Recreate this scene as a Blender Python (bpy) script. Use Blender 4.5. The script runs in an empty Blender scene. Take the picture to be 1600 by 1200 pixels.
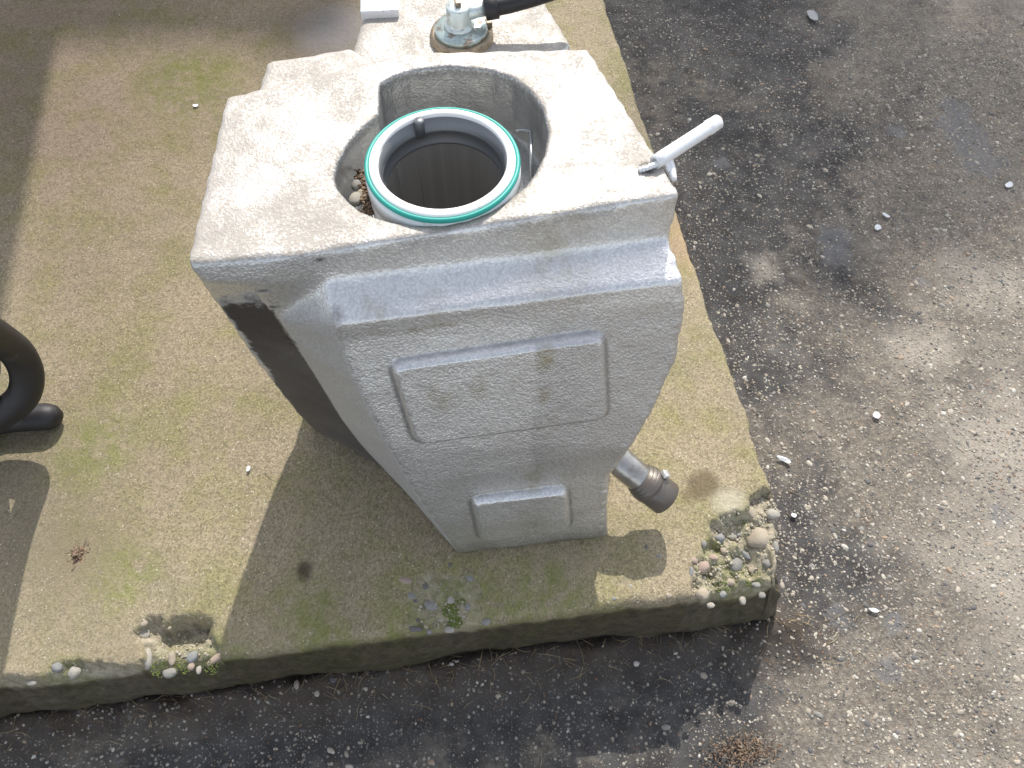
import bpy, bmesh, math, random
import numpy as np
from mathutils import Vector, Matrix
random.seed(7); rng = np.random.default_rng(11)
scene = bpy.context.scene
COL = scene.collection
R = math.radians

# ------------------------------------------------------------------ camera geometry
H = 0.85; F = 1300.0; PITCH = R(60)          # camera height above the slab, focal length in photo pixels
cp, sp = math.cos(PITCH), math.sin(PITCH)
CAM = np.array([0, 0, H])
def ray(u, v):
    a = (u - 800) / F; b = (600 - v) / F
    return np.array([a, cp + b * sp, -sp + b * cp])
def at_z(u, v, z):                            # real-world point seen at a measured spot, on a level at height z
    d = ray(u, v); return CAM + d * ((z - H) / d[2])
# tank frame: origin at the middle of its foot, turned 9.5 degrees
TH = R(9.5)
EX = np.array([math.cos(TH), math.sin(TH), 0]); EY = np.array([-math.sin(TH), math.cos(TH), 0])
ORG = at_z(834, 857, 0)
def loc(p): q = p - ORG; return np.array([q @ EX, q @ EY, q[2]])
def LY(u, v, y):
    d = ray(u, v); t = (ORG @ EY + y - CAM @ EY) / (d @ EY); return loc(CAM + d * t)
def LZ(u, v, z): return loc(at_z(u, v, z))
def LP(u, v, y0, z0, y1, z1):                  # point on the sloping sheet of the tank front through (y0, z0) and (y1, z1)
    d = ray(u, v); o = loc(CAM); dl = np.array([d @ EX, d @ EY, d[2]]); k = (y1 - y0) / (z1 - z0)
    t = (y0 + k * (o[2] - z0) - o[1]) / (dl[1] - k * dl[2]); return o + dl * t
UP = (.0915, .315, .038, .168); LO = (.038, .168, .0, .0)
SUN_EL, SUN_AZ = 45.5, 8.6
SUN = np.array([math.sin(R(SUN_AZ)) * math.cos(R(SUN_EL)), math.cos(R(SUN_AZ)) * math.cos(R(SUN_EL)), math.sin(R(SUN_EL))])
SLAB_T = 0.135

# ------------------------------------------------------------------ noise
def _hash(ix, iy, iz, seed):
    n = (ix.astype(np.int64) * 374761393 + iy.astype(np.int64) * 668265263 + iz.astype(np.int64) * 2147483647 + seed * 144665) & 0xffffffff
    n = ((n ^ (n >> 13)) * 1274126177) & 0xffffffff
    n = ((n ^ (n >> 16)) * 2246822519) & 0xffffffff
    return ((n ^ (n >> 15)) & 0xffffff) / float(0xffffff)
def vnoise(x, y, z=None, seed=0):
    x = np.asarray(x, float); y = np.asarray(y, float)
    z = np.zeros_like(x) if z is None else np.asarray(z, float)
    ix, iy, iz = np.floor(x), np.floor(y), np.floor(z)
    fx, fy, fz = x - ix, y - iy, z - iz
    s = lambda t: t * t * (3 - 2 * t)
    fx, fy, fz = s(fx), s(fy), s(fz); out = 0
    for a in (0, 1):
        for b in (0, 1):
            for c in (0, 1):
                out = out + _hash(ix + a, iy + b, iz + c, seed) * (fx if a else 1 - fx) * (fy if b else 1 - fy) * (fz if c else 1 - fz)
    return out * 2 - 1
def fbm(x, y, z=None, oct=4, seed=0):
    x = np.asarray(x, float); y = np.asarray(y, float)
    t = 0; a = 0.5
    for i in range(oct):
        k = 2.03 ** i
        t = t + a * vnoise(x * k + i * 7.3, y * k - i * 3.1, None if z is None else np.asarray(z, float) * k, seed + i); a *= 0.5
    return t
def sstep(e0, e1, x):
    t = np.clip((x - e0) / (e1 - e0), 0, 1); return t * t * (3 - 2 * t)
def poly_sd(px, py, poly):                    # signed distance, negative inside
    poly = np.asarray(poly); n = len(poly); d = np.full(px.shape, 1e9); ins = np.zeros(px.shape, bool)
    for i in range(n):
        x0, y0 = poly[i]; x1, y1 = poly[(i + 1) % n]
        ex, ey = x1 - x0, y1 - y0
        t = np.clip(((px - x0) * ex + (py - y0) * ey) / (ex * ex + ey * ey + 1e-12), 0, 1)
        d = np.minimum(d, np.hypot(px - x0 - t * ex, py - y0 - t * ey))
        c = ((y0 > py) != (y1 > py)) & (px < (x1 - x0) * (py - y0) / (y1 - y0 + 1e-12) + x0)
        ins ^= c
    return np.where(ins, -d, d)

# ------------------------------------------------------------------ materials
class N:
    def __init__(self, name):
        self.m = bpy.data.materials.new(name); self.m.use_nodes = True
        self.t = self.m.node_tree; self.n = self.t.nodes; self.b = self.n['Principled BSDF']
    def add(self, typ, ins=None, **props):
        nd = self.n.new(typ)
        for k, v in props.items(): setattr(nd, k, v)
        for k, v in (ins or {}).items(): self.set(nd.inputs[k], v)
        return nd
    def set(self, sock, v):
        if isinstance(v, bpy.types.NodeSocket): self.t.links.new(v, sock)
        elif isinstance(v, (tuple, list)) and len(v) == 3 and sock.type == 'RGBA': sock.default_value = (*v, 1)
        else: sock.default_value = v
    def pos(self): return self.add('ShaderNodeNewGeometry').outputs['Position']
    def objc(self): return self.add('ShaderNodeTexCoord').outputs['Object']
    def noise(self, vec, scale, detail=4, rough=0.55, dist=0):
        return self.add('ShaderNodeTexNoise', {'Vector': vec, 'Scale': scale, 'Detail': detail, 'Roughness': rough, 'Distortion': dist}).outputs['Fac']
    def voro(self, vec, scale, feature='F1', out='Distance', rnd=1.0):
        return self.add('ShaderNodeTexVoronoi', {'Vector': vec, 'Scale': scale, 'Randomness': rnd}, feature=feature).outputs[out]
    def ramp(self, fac, *stops):
        r = self.add('ShaderNodeValToRGB', {'Fac': fac}); e = r.color_ramp.elements
        while len(e) < len(stops): e.new(0.5)
        for el, (p, c) in zip(e, stops):
            el.position = p; el.color = (c, c, c, 1) if not isinstance(c, tuple) else (*c, 1)
        return r.outputs['Color']
    def mix(self, fac, a, b, mode='MIX'):
        x = self.add('ShaderNodeMix', data_type='RGBA', blend_type=mode)
        self.set(x.inputs[0], fac); self.set(x.inputs[6], a); self.set(x.inputs[7], b); return x.outputs[2]
    def math(self, op, a, b=0.0, clamp=False):
        x = self.add('ShaderNodeMath', operation=op, use_clamp=clamp); self.set(x.inputs[0], a); self.set(x.inputs[1], b); return x.outputs[0]
    def attr(self, name): return self.add('ShaderNodeAttribute', attribute_name=name).outputs['Fac']
    def bump(self, h, strength, dist, prev=None):
        x = self.add('ShaderNodeBump', {'Height': h, 'Strength': strength, 'Distance': dist})
        if prev is not None: self.set(x.inputs['Normal'], prev)
        return x.outputs['Normal']
    def blob(self, vec, c, radius, soft, nz=0.0, nscale=60):     # soft round patch with a ragged rim
        d = self.add('ShaderNodeVectorMath', {0: vec, 1: tuple(float(q) for q in c)}, operation='DISTANCE').outputs['Value']
        if nz: d = self.math('ADD', d, self.math('MULTIPLY', self.math('SUBTRACT', self.noise(vec, nscale, 3), 0.5), nz))
        mr = self.add('ShaderNodeMapRange', {'Value': d, 'From Min': radius - soft, 'From Max': radius + soft, 'To Min': 1.0, 'To Max': 0.0})
        return mr.outputs[0]
    def out(self, color=None, rough=None, metal=None, normal=None, spec=None):
        for k, v in (('Base Color', color), ('Roughness', rough), ('Metallic', metal), ('Normal', normal), ('Specular IOR Level', spec)):
            if v is not None: self.set(self.b.inputs[k], v)
        return self.m

def mat_concrete():
    n = N('concrete'); p = n.pos()
    big = n.noise(p, 3.2, 5, 0.6); mid = n.noise(p, 14, 5, 0.65); fine = n.noise(p, 420, 3, 0.7)
    col = n.mix(n.ramp(big, (0.35, 0.0), (0.65, 1.0)), (0.262, 0.216, 0.143), (0.312, 0.260, 0.170))
    col = n.mix(n.ramp(mid, (0.45, 0.0), (0.66, 0.9)), col, (0.225, 0.205, 0.092))           # algae tint
    m2 = n.noise(p, 6.5, 4, 0.7, 0.4)
    col = n.mix(n.ramp(m2, (0.56, 0.0), (0.72, 0.55)), col, (0.22, 0.19, 0.135))              # old dirt
    # sand grain
    grain = n.add('ShaderNodeTexVoronoi', {'Vector': p, 'Scale': 520.0}).outputs
    gcol = n.ramp(grain['Color'], (0.0, 0.5), (0.5, 1.0), (1.0, 1.45))
    col = n.mix(0.75, col, gcol, 'MULTIPLY')
    col = n.mix(n.ramp(fine, (0.62, 0.0), (0.70, 0.8)), col, (0.11, 0.10, 0.07))
    col = n.mix(n.ramp(n.noise(p, 1.7, 6, 0.7, 0.5), (0.5, 0.0), (0.68, 0.6)), col, (0.215, 0.185, 0.13))
    col = n.mix(n.ramp(n.noise(p, 430, 2, 0.5), (0.68, 0.0), (0.72, 0.9)), col, (0.66, 0.62, 0.52))
    # broken areas: raw mortar, moss in the low spots
    chip = n.attr('chip')
    raw = n.mix(n.ramp(n.noise(p, 120, 4), (0.35, 0.0), (0.65, 1.0)), (0.30, 0.26, 0.185), (0.55, 0.49, 0.37))
    col = n.mix(n.math('MULTIPLY', chip, 0.8), col, raw)
    moss = n.attr('moss')
    mossm = n.math('MULTIPLY', moss, n.ramp(n.noise(p, 55, 5, 0.7), (0.38, 0.0), (0.58, 1.0)))
    col = n.mix(n.math('MULTIPLY', mossm, 0.55), col, n.mix(n.noise(p, 300, 3), (0.10, 0.13, 0.02), (0.23, 0.25, 0.05)))
    # the side of the slab: soil splash and dark lichen
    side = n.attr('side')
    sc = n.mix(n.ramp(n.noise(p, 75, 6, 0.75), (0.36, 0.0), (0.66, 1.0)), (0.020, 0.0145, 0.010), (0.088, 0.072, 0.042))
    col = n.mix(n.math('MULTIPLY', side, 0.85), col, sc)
    # stains of their own shape; the broad upper-left blobs are painted shade
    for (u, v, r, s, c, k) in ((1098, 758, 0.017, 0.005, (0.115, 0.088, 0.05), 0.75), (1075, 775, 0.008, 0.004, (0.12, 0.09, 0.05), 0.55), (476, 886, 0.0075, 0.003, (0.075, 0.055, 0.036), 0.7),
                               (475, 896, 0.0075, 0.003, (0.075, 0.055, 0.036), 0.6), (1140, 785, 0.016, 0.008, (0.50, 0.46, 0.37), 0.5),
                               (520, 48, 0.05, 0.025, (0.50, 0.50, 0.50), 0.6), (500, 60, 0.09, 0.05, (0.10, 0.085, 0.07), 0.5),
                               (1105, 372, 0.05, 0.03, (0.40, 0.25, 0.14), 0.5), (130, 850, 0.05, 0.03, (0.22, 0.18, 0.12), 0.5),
                               (150, 40, 0.52, 0.30, (0.19, 0.145, 0.10), 0.55), (20, 120, 0.34, 0.22, (0.205, 0.165, 0.12), 0.6), (130, 520, 0.10, 0.07, (0.20, 0.165, 0.11), 0.25), (60, 760, 0.12, 0.08, (0.20, 0.17, 0.115), 0.5)):  # broad upper-left blobs put the shade there into the slab colour
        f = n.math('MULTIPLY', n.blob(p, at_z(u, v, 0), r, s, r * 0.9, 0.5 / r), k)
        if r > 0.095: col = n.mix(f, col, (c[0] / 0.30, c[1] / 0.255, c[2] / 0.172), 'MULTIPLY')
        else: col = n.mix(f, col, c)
    h1 = n.bump(n.noise(p, 90, 6, 0.75), n.math('ADD', 0.35, n.math('MULTIPLY', n.math('MAXIMUM', side, chip), 0.6)), 0.005)
    h2 = n.bump(grain['Distance'], 0.3, 0.0012, h1)
    h3 = n.bump(fine, 0.4, 0.0012, h2)
    return n.out(col, 0.92, 0, h3, 0.25)

def mat_asphalt():
    n = N('asphalt'); p = n.pos()
    base = n.mix(n.ramp(n.noise(p, 40, 5), (0.35, 0.0), (0.65, 1.0)), (0.040, 0.037, 0.035), (0.078, 0.075, 0.072))
    soil = n.mix(n.ramp(n.noise(p, 240, 4, 0.7), (0.3, 0.0), (0.7, 1.0)), (0.115, 0.095, 0.072), (0.27, 0.235, 0.188))
    sm = n.ramp(n.math('ADD', n.noise(p, 5.5, 6, 0.68, 0.3), n.math('MULTIPLY', n.attr('dust'), 0.36)), (0.54, 0.0), (0.68, 1.0))
    sm = n.math('MULTIPLY', sm, n.ramp(n.noise(p, 60, 4, 0.7), (0.3, 0.35), (0.6, 1.0)))
    col = n.mix(sm, base, soil)
    pale = n.ramp(n.math('ADD', n.noise(p, 3.1, 5, 0.6), n.math('MULTIPLY', n.attr('dust'), 0.22)), (0.62, 0.0), (0.80, 1.0))
    pale = n.math('MULTIPLY', pale, n.ramp(n.noise(p, 300, 3), (0.35, 0.3), (0.6, 0.85)))
    col = n.mix(pale, col, (0.33, 0.295, 0.245))
    for (u, v, r) in ((1440, 545, .045), (1570, 890, .085), (1530, 440, .05), (1590, 700, .07), (1190, 415, .022)):  # pale dust patches, partly a light shaft painted into the colour
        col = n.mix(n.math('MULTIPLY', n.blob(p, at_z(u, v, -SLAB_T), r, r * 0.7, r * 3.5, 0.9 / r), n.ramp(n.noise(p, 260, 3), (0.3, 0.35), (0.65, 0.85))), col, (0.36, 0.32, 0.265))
    # fine embedded stones of several sizes
    nb = None
    for sc, thr, amt in ((560, 0.66, 0.55), (330, 0.72, 0.7), (190, 0.80, 0.75)):
        v = n.add('ShaderNodeTexVoronoi', {'Vector': p, 'Scale': float(sc), 'Randomness': 1.0}).outputs
        rnd = n.add('ShaderNodeSeparateColor', {'Color': v['Color']}).outputs
        on = n.math('MULTIPLY', n.math('GREATER_THAN', rnd[0], thr), n.ramp(v['Distance'], (0.25, 1.0), (0.42, 0.0)))
        stone = n.mix(rnd[1], (0.14, 0.13, 0.12), (0.50, 0.45, 0.37))
        stone = n.mix(n.math('GREATER_THAN', rnd[2], 0.9), stone, (0.27, 0.16, 0.10))
        col = n.mix(n.math('MULTIPLY', on, amt), col, stone)
        nb = n.bump(on, 0.6, 0.002, nb)
    col = n.mix(n.math('MULTIPLY', n.attr('bed'), n.ramp(n.noise(p, 70, 4), (0.3, 0.5), (0.6, 0.95))), col, n.mix(n.noise(p, 180, 4), (0.040, 0.029, 0.021), (0.105, 0.078, 0.055)))
    # light gray worn plaques in the asphalt
    for (u, v, r) in ((1500, 200, 0.045), (1530, 250, 0.035), (1495, 170, 0.022), (1400, 205, 0.016), (1125, 255, 0.012), (1345, 50, 0.0), (1300, 375, 0.025), (1308, 400, 0.02), (1440, 440, 0.01), (1310, 965, 0.014), (1395, 975, 0.012), (1390, 1050, 0.014), (1565, 805, 0.016), (1435, 900, 0.0)):
        if r: col = n.mix(n.math('MULTIPLY', n.blob(p, at_z(u, v, -SLAB_T), r, r * 0.25, r * 2.6, 1.3 / r), 0.55), col, (0.165, 0.165, 0.168))
    nb = n.bump(n.noise(p, 220, 6, 0.75), 0.5, 0.003, nb)
    return n.out(col, 0.88, 0, nb, 0.3)

def mat_tank():
    n = N('silver_tank_skin'); p = n.objc()
    peb = n.add('ShaderNodeTexVoronoi', {'Vector': n.mix(0.004, p, n.add('ShaderNodeTexNoise', {'Vector': p, 'Scale': 160.0, 'Detail': 3.0}).outputs['Color'], 'ADD') , 'Scale': 430.0, 'Smoothness': 0.6}, feature='SMOOTH_F1').outputs['Distance']
    n1 = n.noise(p, 330, 5, 0.62, 0.6); n2 = n.noise(p, 900, 2, 0.5)
    col = n.mix(n.ramp(n.noise(p, 9, 4), (0.35, 0.0), (0.65, 1.0)), (0.71, 0.70, 0.685), (0.80, 0.795, 0.785))
    col = n.mix(0.8, col, n.ramp(peb, (0.15, 1.08), (0.75, 0.80)), 'MULTIPLY')
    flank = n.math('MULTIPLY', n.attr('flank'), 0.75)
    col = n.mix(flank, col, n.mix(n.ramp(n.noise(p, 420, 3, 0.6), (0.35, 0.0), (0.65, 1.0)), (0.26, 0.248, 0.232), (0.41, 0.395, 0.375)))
    # brown grime: on the upper faces in patches, thin runs elsewhere
    top = n.attr('top')
    g = n.ramp(n.math('MULTIPLY', n.noise(p, 15, 6, 0.72, 0.3), n.ramp(n.noise(p, 420, 3, 0.7), (0.3, 0.7), (0.7, 1.2))), (0.40, 0.30), (0.57, 1.0))
    grime = n.math('MULTIPLY', g, n.math('ADD', n.math('MULTIPLY', top, 0.95), 0.06), True)
    col = n.mix(grime, col, (0.42, 0.375, 0.32))
    dusty = n.math('MULTIPLY', top, n.ramp(n.noise(p, 22, 5, 0.65), (0.38, 0.25), (0.66, 0.95)))
    col = n.mix(dusty, col, n.mix(n.noise(p, 900, 2, 0.6), (0.25, 0.22, 0.185), (0.42, 0.39, 0.35)))
    grime = n.math('MAXIMUM', grime, n.math('MULTIPLY', dusty, 0.8))
    speck = n.ramp(n.noise(p, 1000, 2, 0.6), (0.60, 0.0), (0.70, 0.8))
    col = n.mix(n.math('MULTIPLY', speck, n.math('ADD', n.math('MULTIPLY', top, 0.7), 0.10)), col, (0.19, 0.155, 0.12))
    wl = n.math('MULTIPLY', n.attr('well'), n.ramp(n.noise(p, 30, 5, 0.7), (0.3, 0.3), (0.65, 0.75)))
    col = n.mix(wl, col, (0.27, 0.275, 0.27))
    col = n.mix(n.math('MULTIPLY', n.attr('crease'), n.ramp(n.noise(p, 120, 4, 0.7), (0.25, 0.35), (0.6, 0.75))), col, (0.26, 0.25, 0.235))
    foot = n.math('MULTIPLY', n.attr('foot'), n.ramp(n.noise(p, 45, 5, 0.7), (0.3, 0.35), (0.65, 1.0)))
    col = n.mix(n.math('MULTIPLY', foot, 0.6), col, (0.20, 0.175, 0.14))
    col = n.mix(n.math('MULTIPLY', n.attr('reflection_band'), 0.32), col, (0.36, 0.355, 0.36))
    olive = n.attr('olive')
    col = n.mix(n.math('MULTIPLY', olive, n.ramp(n.noise(p, 55, 5, 0.7), (0.38, 0.0), (0.62, 1.0))), col, (0.40, 0.36, 0.24))
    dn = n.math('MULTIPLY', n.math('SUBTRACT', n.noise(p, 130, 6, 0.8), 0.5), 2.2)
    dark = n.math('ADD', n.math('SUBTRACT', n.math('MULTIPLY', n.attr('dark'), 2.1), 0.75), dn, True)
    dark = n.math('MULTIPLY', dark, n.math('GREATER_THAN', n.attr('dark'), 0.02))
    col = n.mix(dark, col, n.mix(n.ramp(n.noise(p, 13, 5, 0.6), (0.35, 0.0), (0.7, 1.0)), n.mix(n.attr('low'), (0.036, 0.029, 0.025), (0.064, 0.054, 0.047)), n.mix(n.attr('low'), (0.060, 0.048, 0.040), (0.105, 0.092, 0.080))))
    black = n.math('MULTIPLY', n.attr('grit'), n.ramp(n.noise(p, 420, 4, 0.75), (0.28, 0.0), (0.52, 1.0)))
    col = n.mix(black, col, (0.035, 0.028, 0.022))
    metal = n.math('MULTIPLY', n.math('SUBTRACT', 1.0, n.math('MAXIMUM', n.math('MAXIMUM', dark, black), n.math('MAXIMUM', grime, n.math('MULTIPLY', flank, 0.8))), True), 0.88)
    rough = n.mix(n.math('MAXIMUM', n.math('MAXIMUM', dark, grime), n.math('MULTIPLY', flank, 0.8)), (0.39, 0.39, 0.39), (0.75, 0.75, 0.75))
    rn = n.add('ShaderNodeSeparateColor', {'Color': rough}).outputs[0]
    nb = n.bump(n.math('SUBTRACT', 1.0, peb), 0.22, 0.0015)
    nb = n.bump(n.noise(p, 700, 2, 0.5), 0.28, 0.0013, nb)
    nb = n.bump(n.noise(p, 240, 2, 0.5), 0.14, 0.0025, nb)
    return n.out(col, rn, metal, nb)

def mat_simple(name, col, rough=0.5, metal=0.0, var=0.25, scale=60, bump=0.0, bscale=300, dirt=None, dscale=25, dlo=0.5, dhi=0.65):
    n = N(name); p = n.objc()
    c = n.mix(n.noise(p, scale, 4), tuple(x * (1 - var) for x in col), tuple(min(1, x * (1 + var)) for x in col))
    r = rough
    if dirt:
        f = n.ramp(n.noise(p, dscale, 5, 0.7), (dlo, 0.0), (dhi, 1.0)); c = n.mix(f, c, dirt)
    nb = n.bump(n.noise(p, bscale, 4), bump, 0.002) if bump else None
    return n.out(c, r, metal, nb)

def mat_stones():
    n = N('gravel_stone'); g = n.add('ShaderNodeNewGeometry').outputs
    p = g['Position']; r = g['Random Per Island']
    col = n.add('ShaderNodeValToRGB', {'Fac': r})
    e = col.color_ramp.elements; cs = [(0, (0.13, 0.125, 0.12)), (0.14, (0.22, 0.195, 0.16)), (0.30, (0.33, 0.29, 0.235)), (0.48, (0.25, 0.235, 0.21)), (0.60, (0.42, 0.37, 0.30)), (0.78, (0.33, 0.25, 0.18)), (0.85, (0.42, 0.385, 0.32)), (0.955, (0.52, 0.49, 0.43))]
    while len(e) < len(cs): e.new(0.5)
    for el, (q, c) in zip(e, cs): el.position = q; el.color = (*c, 1)
    col.color_ramp.interpolation = 'CONSTANT'
    c = n.mix(0.6, col.outputs['Color'], n.ramp(n.noise(p, 500, 3), (0.3, 0.6), (0.7, 1.2)), 'MULTIPLY')
    return n.out(c, 0.85, 0, n.bump(n.noise(p, 600, 3), 0.3, 0.001), 0.3)

def mat_island(name, cols, rough=0.8):
    n = N(name); g = n.add('ShaderNodeNewGeometry').outputs
    col = n.add('ShaderNodeValToRGB', {'Fac': g['Random Per Island']})
    e = col.color_ramp.elements
    while len(e) < len(cols): e.new(0.5)
    for i, (el, c) in enumerate(zip(e, cols)): el.position = i / max(1, len(cols) - 1); el.color = (*c, 1)
    c = n.mix(0.5, col.outputs['Color'], n.ramp(n.noise(g['Position'], 400, 2), (0.3, 0.6), (0.7, 1.2)), 'MULTIPLY')
    return n.out(c, rough)

M = {}
M['concrete'] = mat_concrete(); M['asphalt'] = mat_asphalt(); M['tank'] = mat_tank(); M['stone'] = mat_stones()
M['bare_alu'] = mat_simple('bright_aluminium', (0.80, 0.80, 0.79), 0.34, 0.75, 0.08, 40, 0.08, 500, (0.45, 0.40, 0.33), 60, 0.60, 0.75)
M['white_pipe'] = mat_simple('painted_pipe', (0.80, 0.80, 0.80), 0.45, 0.25, 0.06, 80, 0.1, 400, (0.34, 0.33, 0.32), 90, 0.60, 0.72)
M['rim'] = mat_simple('neck_plastic', (0.82, 0.82, 0.80), 0.4, 0.1, 0.05, 50, 0, 300, (0.5, 0.46, 0.4), 50, 0.62, 0.75)
M['teal'] = mat_simple('teal_rubber', (0.02, 0.33, 0.27), 0.42, 0, 0.12, 30)
M['inner'] = mat_simple('neck_inside', (0.20, 0.205, 0.21), 0.4, 0.5, 0.15, 25)
n_ = N('brushed_inside'); p_ = n_.objc()
st_ = n_.add('ShaderNodeMapping', {'Vector': p_, 'Scale': (160.0, 160.0, 2.5)}).outputs[0]
M['cup'] = n_.out(n_.mix(n_.noise(st_, 1.0, 3), (0.30, 0.29, 0.27), (0.55, 0.53, 0.50)), 0.5, 0.35, n_.bump(n_.noise(st_, 1.0, 3), 0.15, 0.001), 0.2)
M['rubber'] = mat_simple('black_rubber', (0.018, 0.016, 0.017), 0.55, 0, 0.3, 40, 0.12, 300, (0.075, 0.07, 0.068), 38, 0.60, 0.78)
M['rubber_brown'] = mat_simple('worn_rubber_sleeve', (0.15, 0.13, 0.112), 0.38, 0.45, 0.25, 60, 0.1, 300, (0.16, 0.14, 0.12), 45, 0.5, 0.7)
M['zinc'] = mat_simple('zinc_fitting', (0.62, 0.68, 0.66), 0.42, 0.6, 0.1, 80, 0.1, 400, (0.33, 0.31, 0.28), 160, 0.55, 0.68)
M['zinc_green'] = mat_simple('tarnished_plate', (0.42, 0.50, 0.48), 0.4, 0.6, 0.15, 100, 0.1, 400, (0.25, 0.21, 0.17), 130, 0.5, 0.62)
M['brass'] = mat_simple('old_brass', (0.36, 0.29, 0.20), 0.5, 0.5, 0.2, 90, 0.1, 400, (0.16, 0.13, 0.10), 80, 0.48, 0.65)
M['strip'] = mat_simple('weld_strip_metal', (0.34, 0.33, 0.31), 0.5, 0.3, 0.15)
M['tube'] = mat_simple('dull_steel', (0.42, 0.40, 0.37), 0.30, 0.85, 0.15, 60, 0.1, 400, (0.22, 0.19, 0.16), 50, 0.5, 0.7)
M['wire'] = mat_simple('steel_wire', (0.30, 0.31, 0.32), 0.4, 0.8, 0.1)
M['peb_white'] = mat_simple('pale_stone', (0.34, 0.315, 0.265), 0.85, 0, 0.12, 90, 0.25, 500)
M['peb_tan'] = mat_simple('tan_stone', (0.33, 0.28, 0.21), 0.85, 0, 0.18, 90, 0.3, 500)
M['peb_pink'] = mat_simple('pink_stone', (0.33, 0.255, 0.20), 0.85, 0, 0.15, 90, 0.3, 500)
M['peb_blue'] = mat_simple('blue_gray_stone', (0.23, 0.23, 0.22), 0.8, 0, 0.12, 90, 0.25, 500)
M['peb_dark'] = mat_simple('dark_stone', (0.13, 0.122, 0.112), 0.85, 0, 0.2, 90, 0.25, 500)
M['peb_gray'] = mat_simple('gray_stone', (0.235, 0.225, 0.20), 0.8, 0, 0.2, 90, 0.3, 500)
M['straw'] = mat_island('dry_straw', [(0.20, 0.14, 0.07), (0.42, 0.34, 0.20), (0.30, 0.22, 0.12), (0.13, 0.08, 0.045)])
M['seed'] = mat_island('brown_seed_husks', [(0.12, 0.07, 0.045), (0.21, 0.135, 0.08), (0.08, 0.055, 0.04), (0.28, 0.20, 0.125), (0.16, 0.10, 0.07)])
M['mortar'] = mat_island('mortar_crumbs', [(0.30, 0.26, 0.18), (0.46, 0.41, 0.31), (0.38, 0.33, 0.24), (0.22, 0.20, 0.15), (0.55, 0.50, 0.40)], 0.95)
M['moss'] = mat_island('green_moss', [(0.07, 0.11, 0.015), (0.13, 0.17, 0.03), (0.17, 0.19, 0.05)], 0.9)
M['flake'] = mat_simple('white_flake', (0.62, 0.63, 0.64), 0.5, 0, 0.05, 100)
M['gray_flake'] = mat_simple('gray_flake', (0.30, 0.30, 0.30), 0.7, 0, 0.1, 100)
M['twig'] = mat_simple('red_brown_bark', (0.30, 0.14, 0.075), 0.8, 0, 0.25, 120, 0.2, 300)
M['wood'] = mat_simple('weathered_timber', (0.25, 0.19, 0.13), 0.8, 0, 0.25, 12, 0.2, 60)
M['wall'] = mat_simple('painted_wall', (0.42, 0.36, 0.30), 0.85, 0, 0.08, 5, 0.1, 40)
M['roof'] = mat_simple('roof_shingle', (0.09, 0.075, 0.065), 0.9, 0, 0.25, 6, 0.3, 30)
M['bark'] = mat_simple('tree_bark', (0.12, 0.09, 0.065), 0.9, 0, 0.3, 10, 0.4, 30)
M['leaf'] = mat_island('tree_leaf', [(0.05, 0.10, 0.025), (0.08, 0.13, 0.03), (0.10, 0.12, 0.04)], 0.6)

# ------------------------------------------------------------------ object helpers
def tag(o, label=None, cat=None, group=None, kind=None):
    if label: o['label'] = label
    if cat: o['category'] = cat
    if group: o['group'] = group
    if kind: o['kind'] = kind
    return o
def empty(name, p=(0, 0, 0), rz=0.0):
    o = bpy.data.objects.new(name, None); COL.objects.link(o); o.location = p; o.rotation_euler = (0, 0, rz); o.empty_display_size = 0.05; return o
def obj(name, mesh, mat, parent=None, smooth=True):
    o = bpy.data.objects.new(name, mesh); COL.objects.link(o)
    if mat is not None: mesh.materials.append(mat)
    if smooth: mesh.polygons.foreach_set('use_smooth', [True] * len(mesh.polygons))
    if parent: o.parent = parent
    return o
def from_bm(bm, name='m'):
    bmesh.ops.recalc_face_normals(bm, faces=bm.faces[:]); me = bpy.data.meshes.new(name); bm.to_mesh(me); bm.free(); return me
def np_mesh(V, faces, name='m'):
    me = bpy.data.meshes.new(name); V = np.asarray(V, np.float32); faces = np.asarray(faces, np.int32)
    k = faces.shape[1]
    me.vertices.add(len(V)); me.vertices.foreach_set('co', V.ravel())
    me.loops.add(faces.size); me.loops.foreach_set('vertex_index', faces.ravel())
    me.polygons.add(len(faces)); me.polygons.foreach_set('loop_start', np.arange(len(faces), dtype=np.int32) * k)
    me.update(calc_edges=True); me.validate(); return me
def grid_mesh(X, Y, Z, name='m'):
    r, c = X.shape; V = np.stack([X, Y, Z], -1).reshape(-1, 3)
    i = (np.arange(r - 1)[:, None] * c + np.arange(c - 1)[None]).ravel()
    return np_mesh(V, np.stack([i, i + 1, i + c + 1, i + c], 1), name)
def fattr(me, name, vals):
    a = me.attributes.new(name, 'FLOAT', 'POINT'); a.data.foreach_set('value', np.asarray(vals, np.float32).ravel())
def lathe(profile, seg=64, frame=None, close=False):
    bm = bmesh.new(); rings = []
    for r, z in profile:
        rings.append([bm.verts.new((r * math.cos(2 * math.pi * i / seg), r * math.sin(2 * math.pi * i / seg), z)) for i in range(seg)])
    pr = list(zip(rings, rings[1:])) + ([(rings[-1], rings[0])] if close else [])
    for A, B in pr:
        for i in range(seg): bm.faces.new((A[i], A[(i + 1) % seg], B[(i + 1) % seg], B[i]))
    if not close:
        for A in (rings[0], rings[-1]):
            if profile[rings.index(A)][0] > 1e-5: bm.faces.new(A)
    bmesh.ops.remove_doubles(bm, verts=bm.verts[:], dist=1e-6)
    if frame is not None: bm.transform(frame)
    return from_bm(bm)
def axis_frame(p, d):
    d = Vector(d).normalized(); return Matrix.Translation(Vector(p)) @ d.to_track_quat('Z', 'Y').to_matrix().to_4x4()
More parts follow.
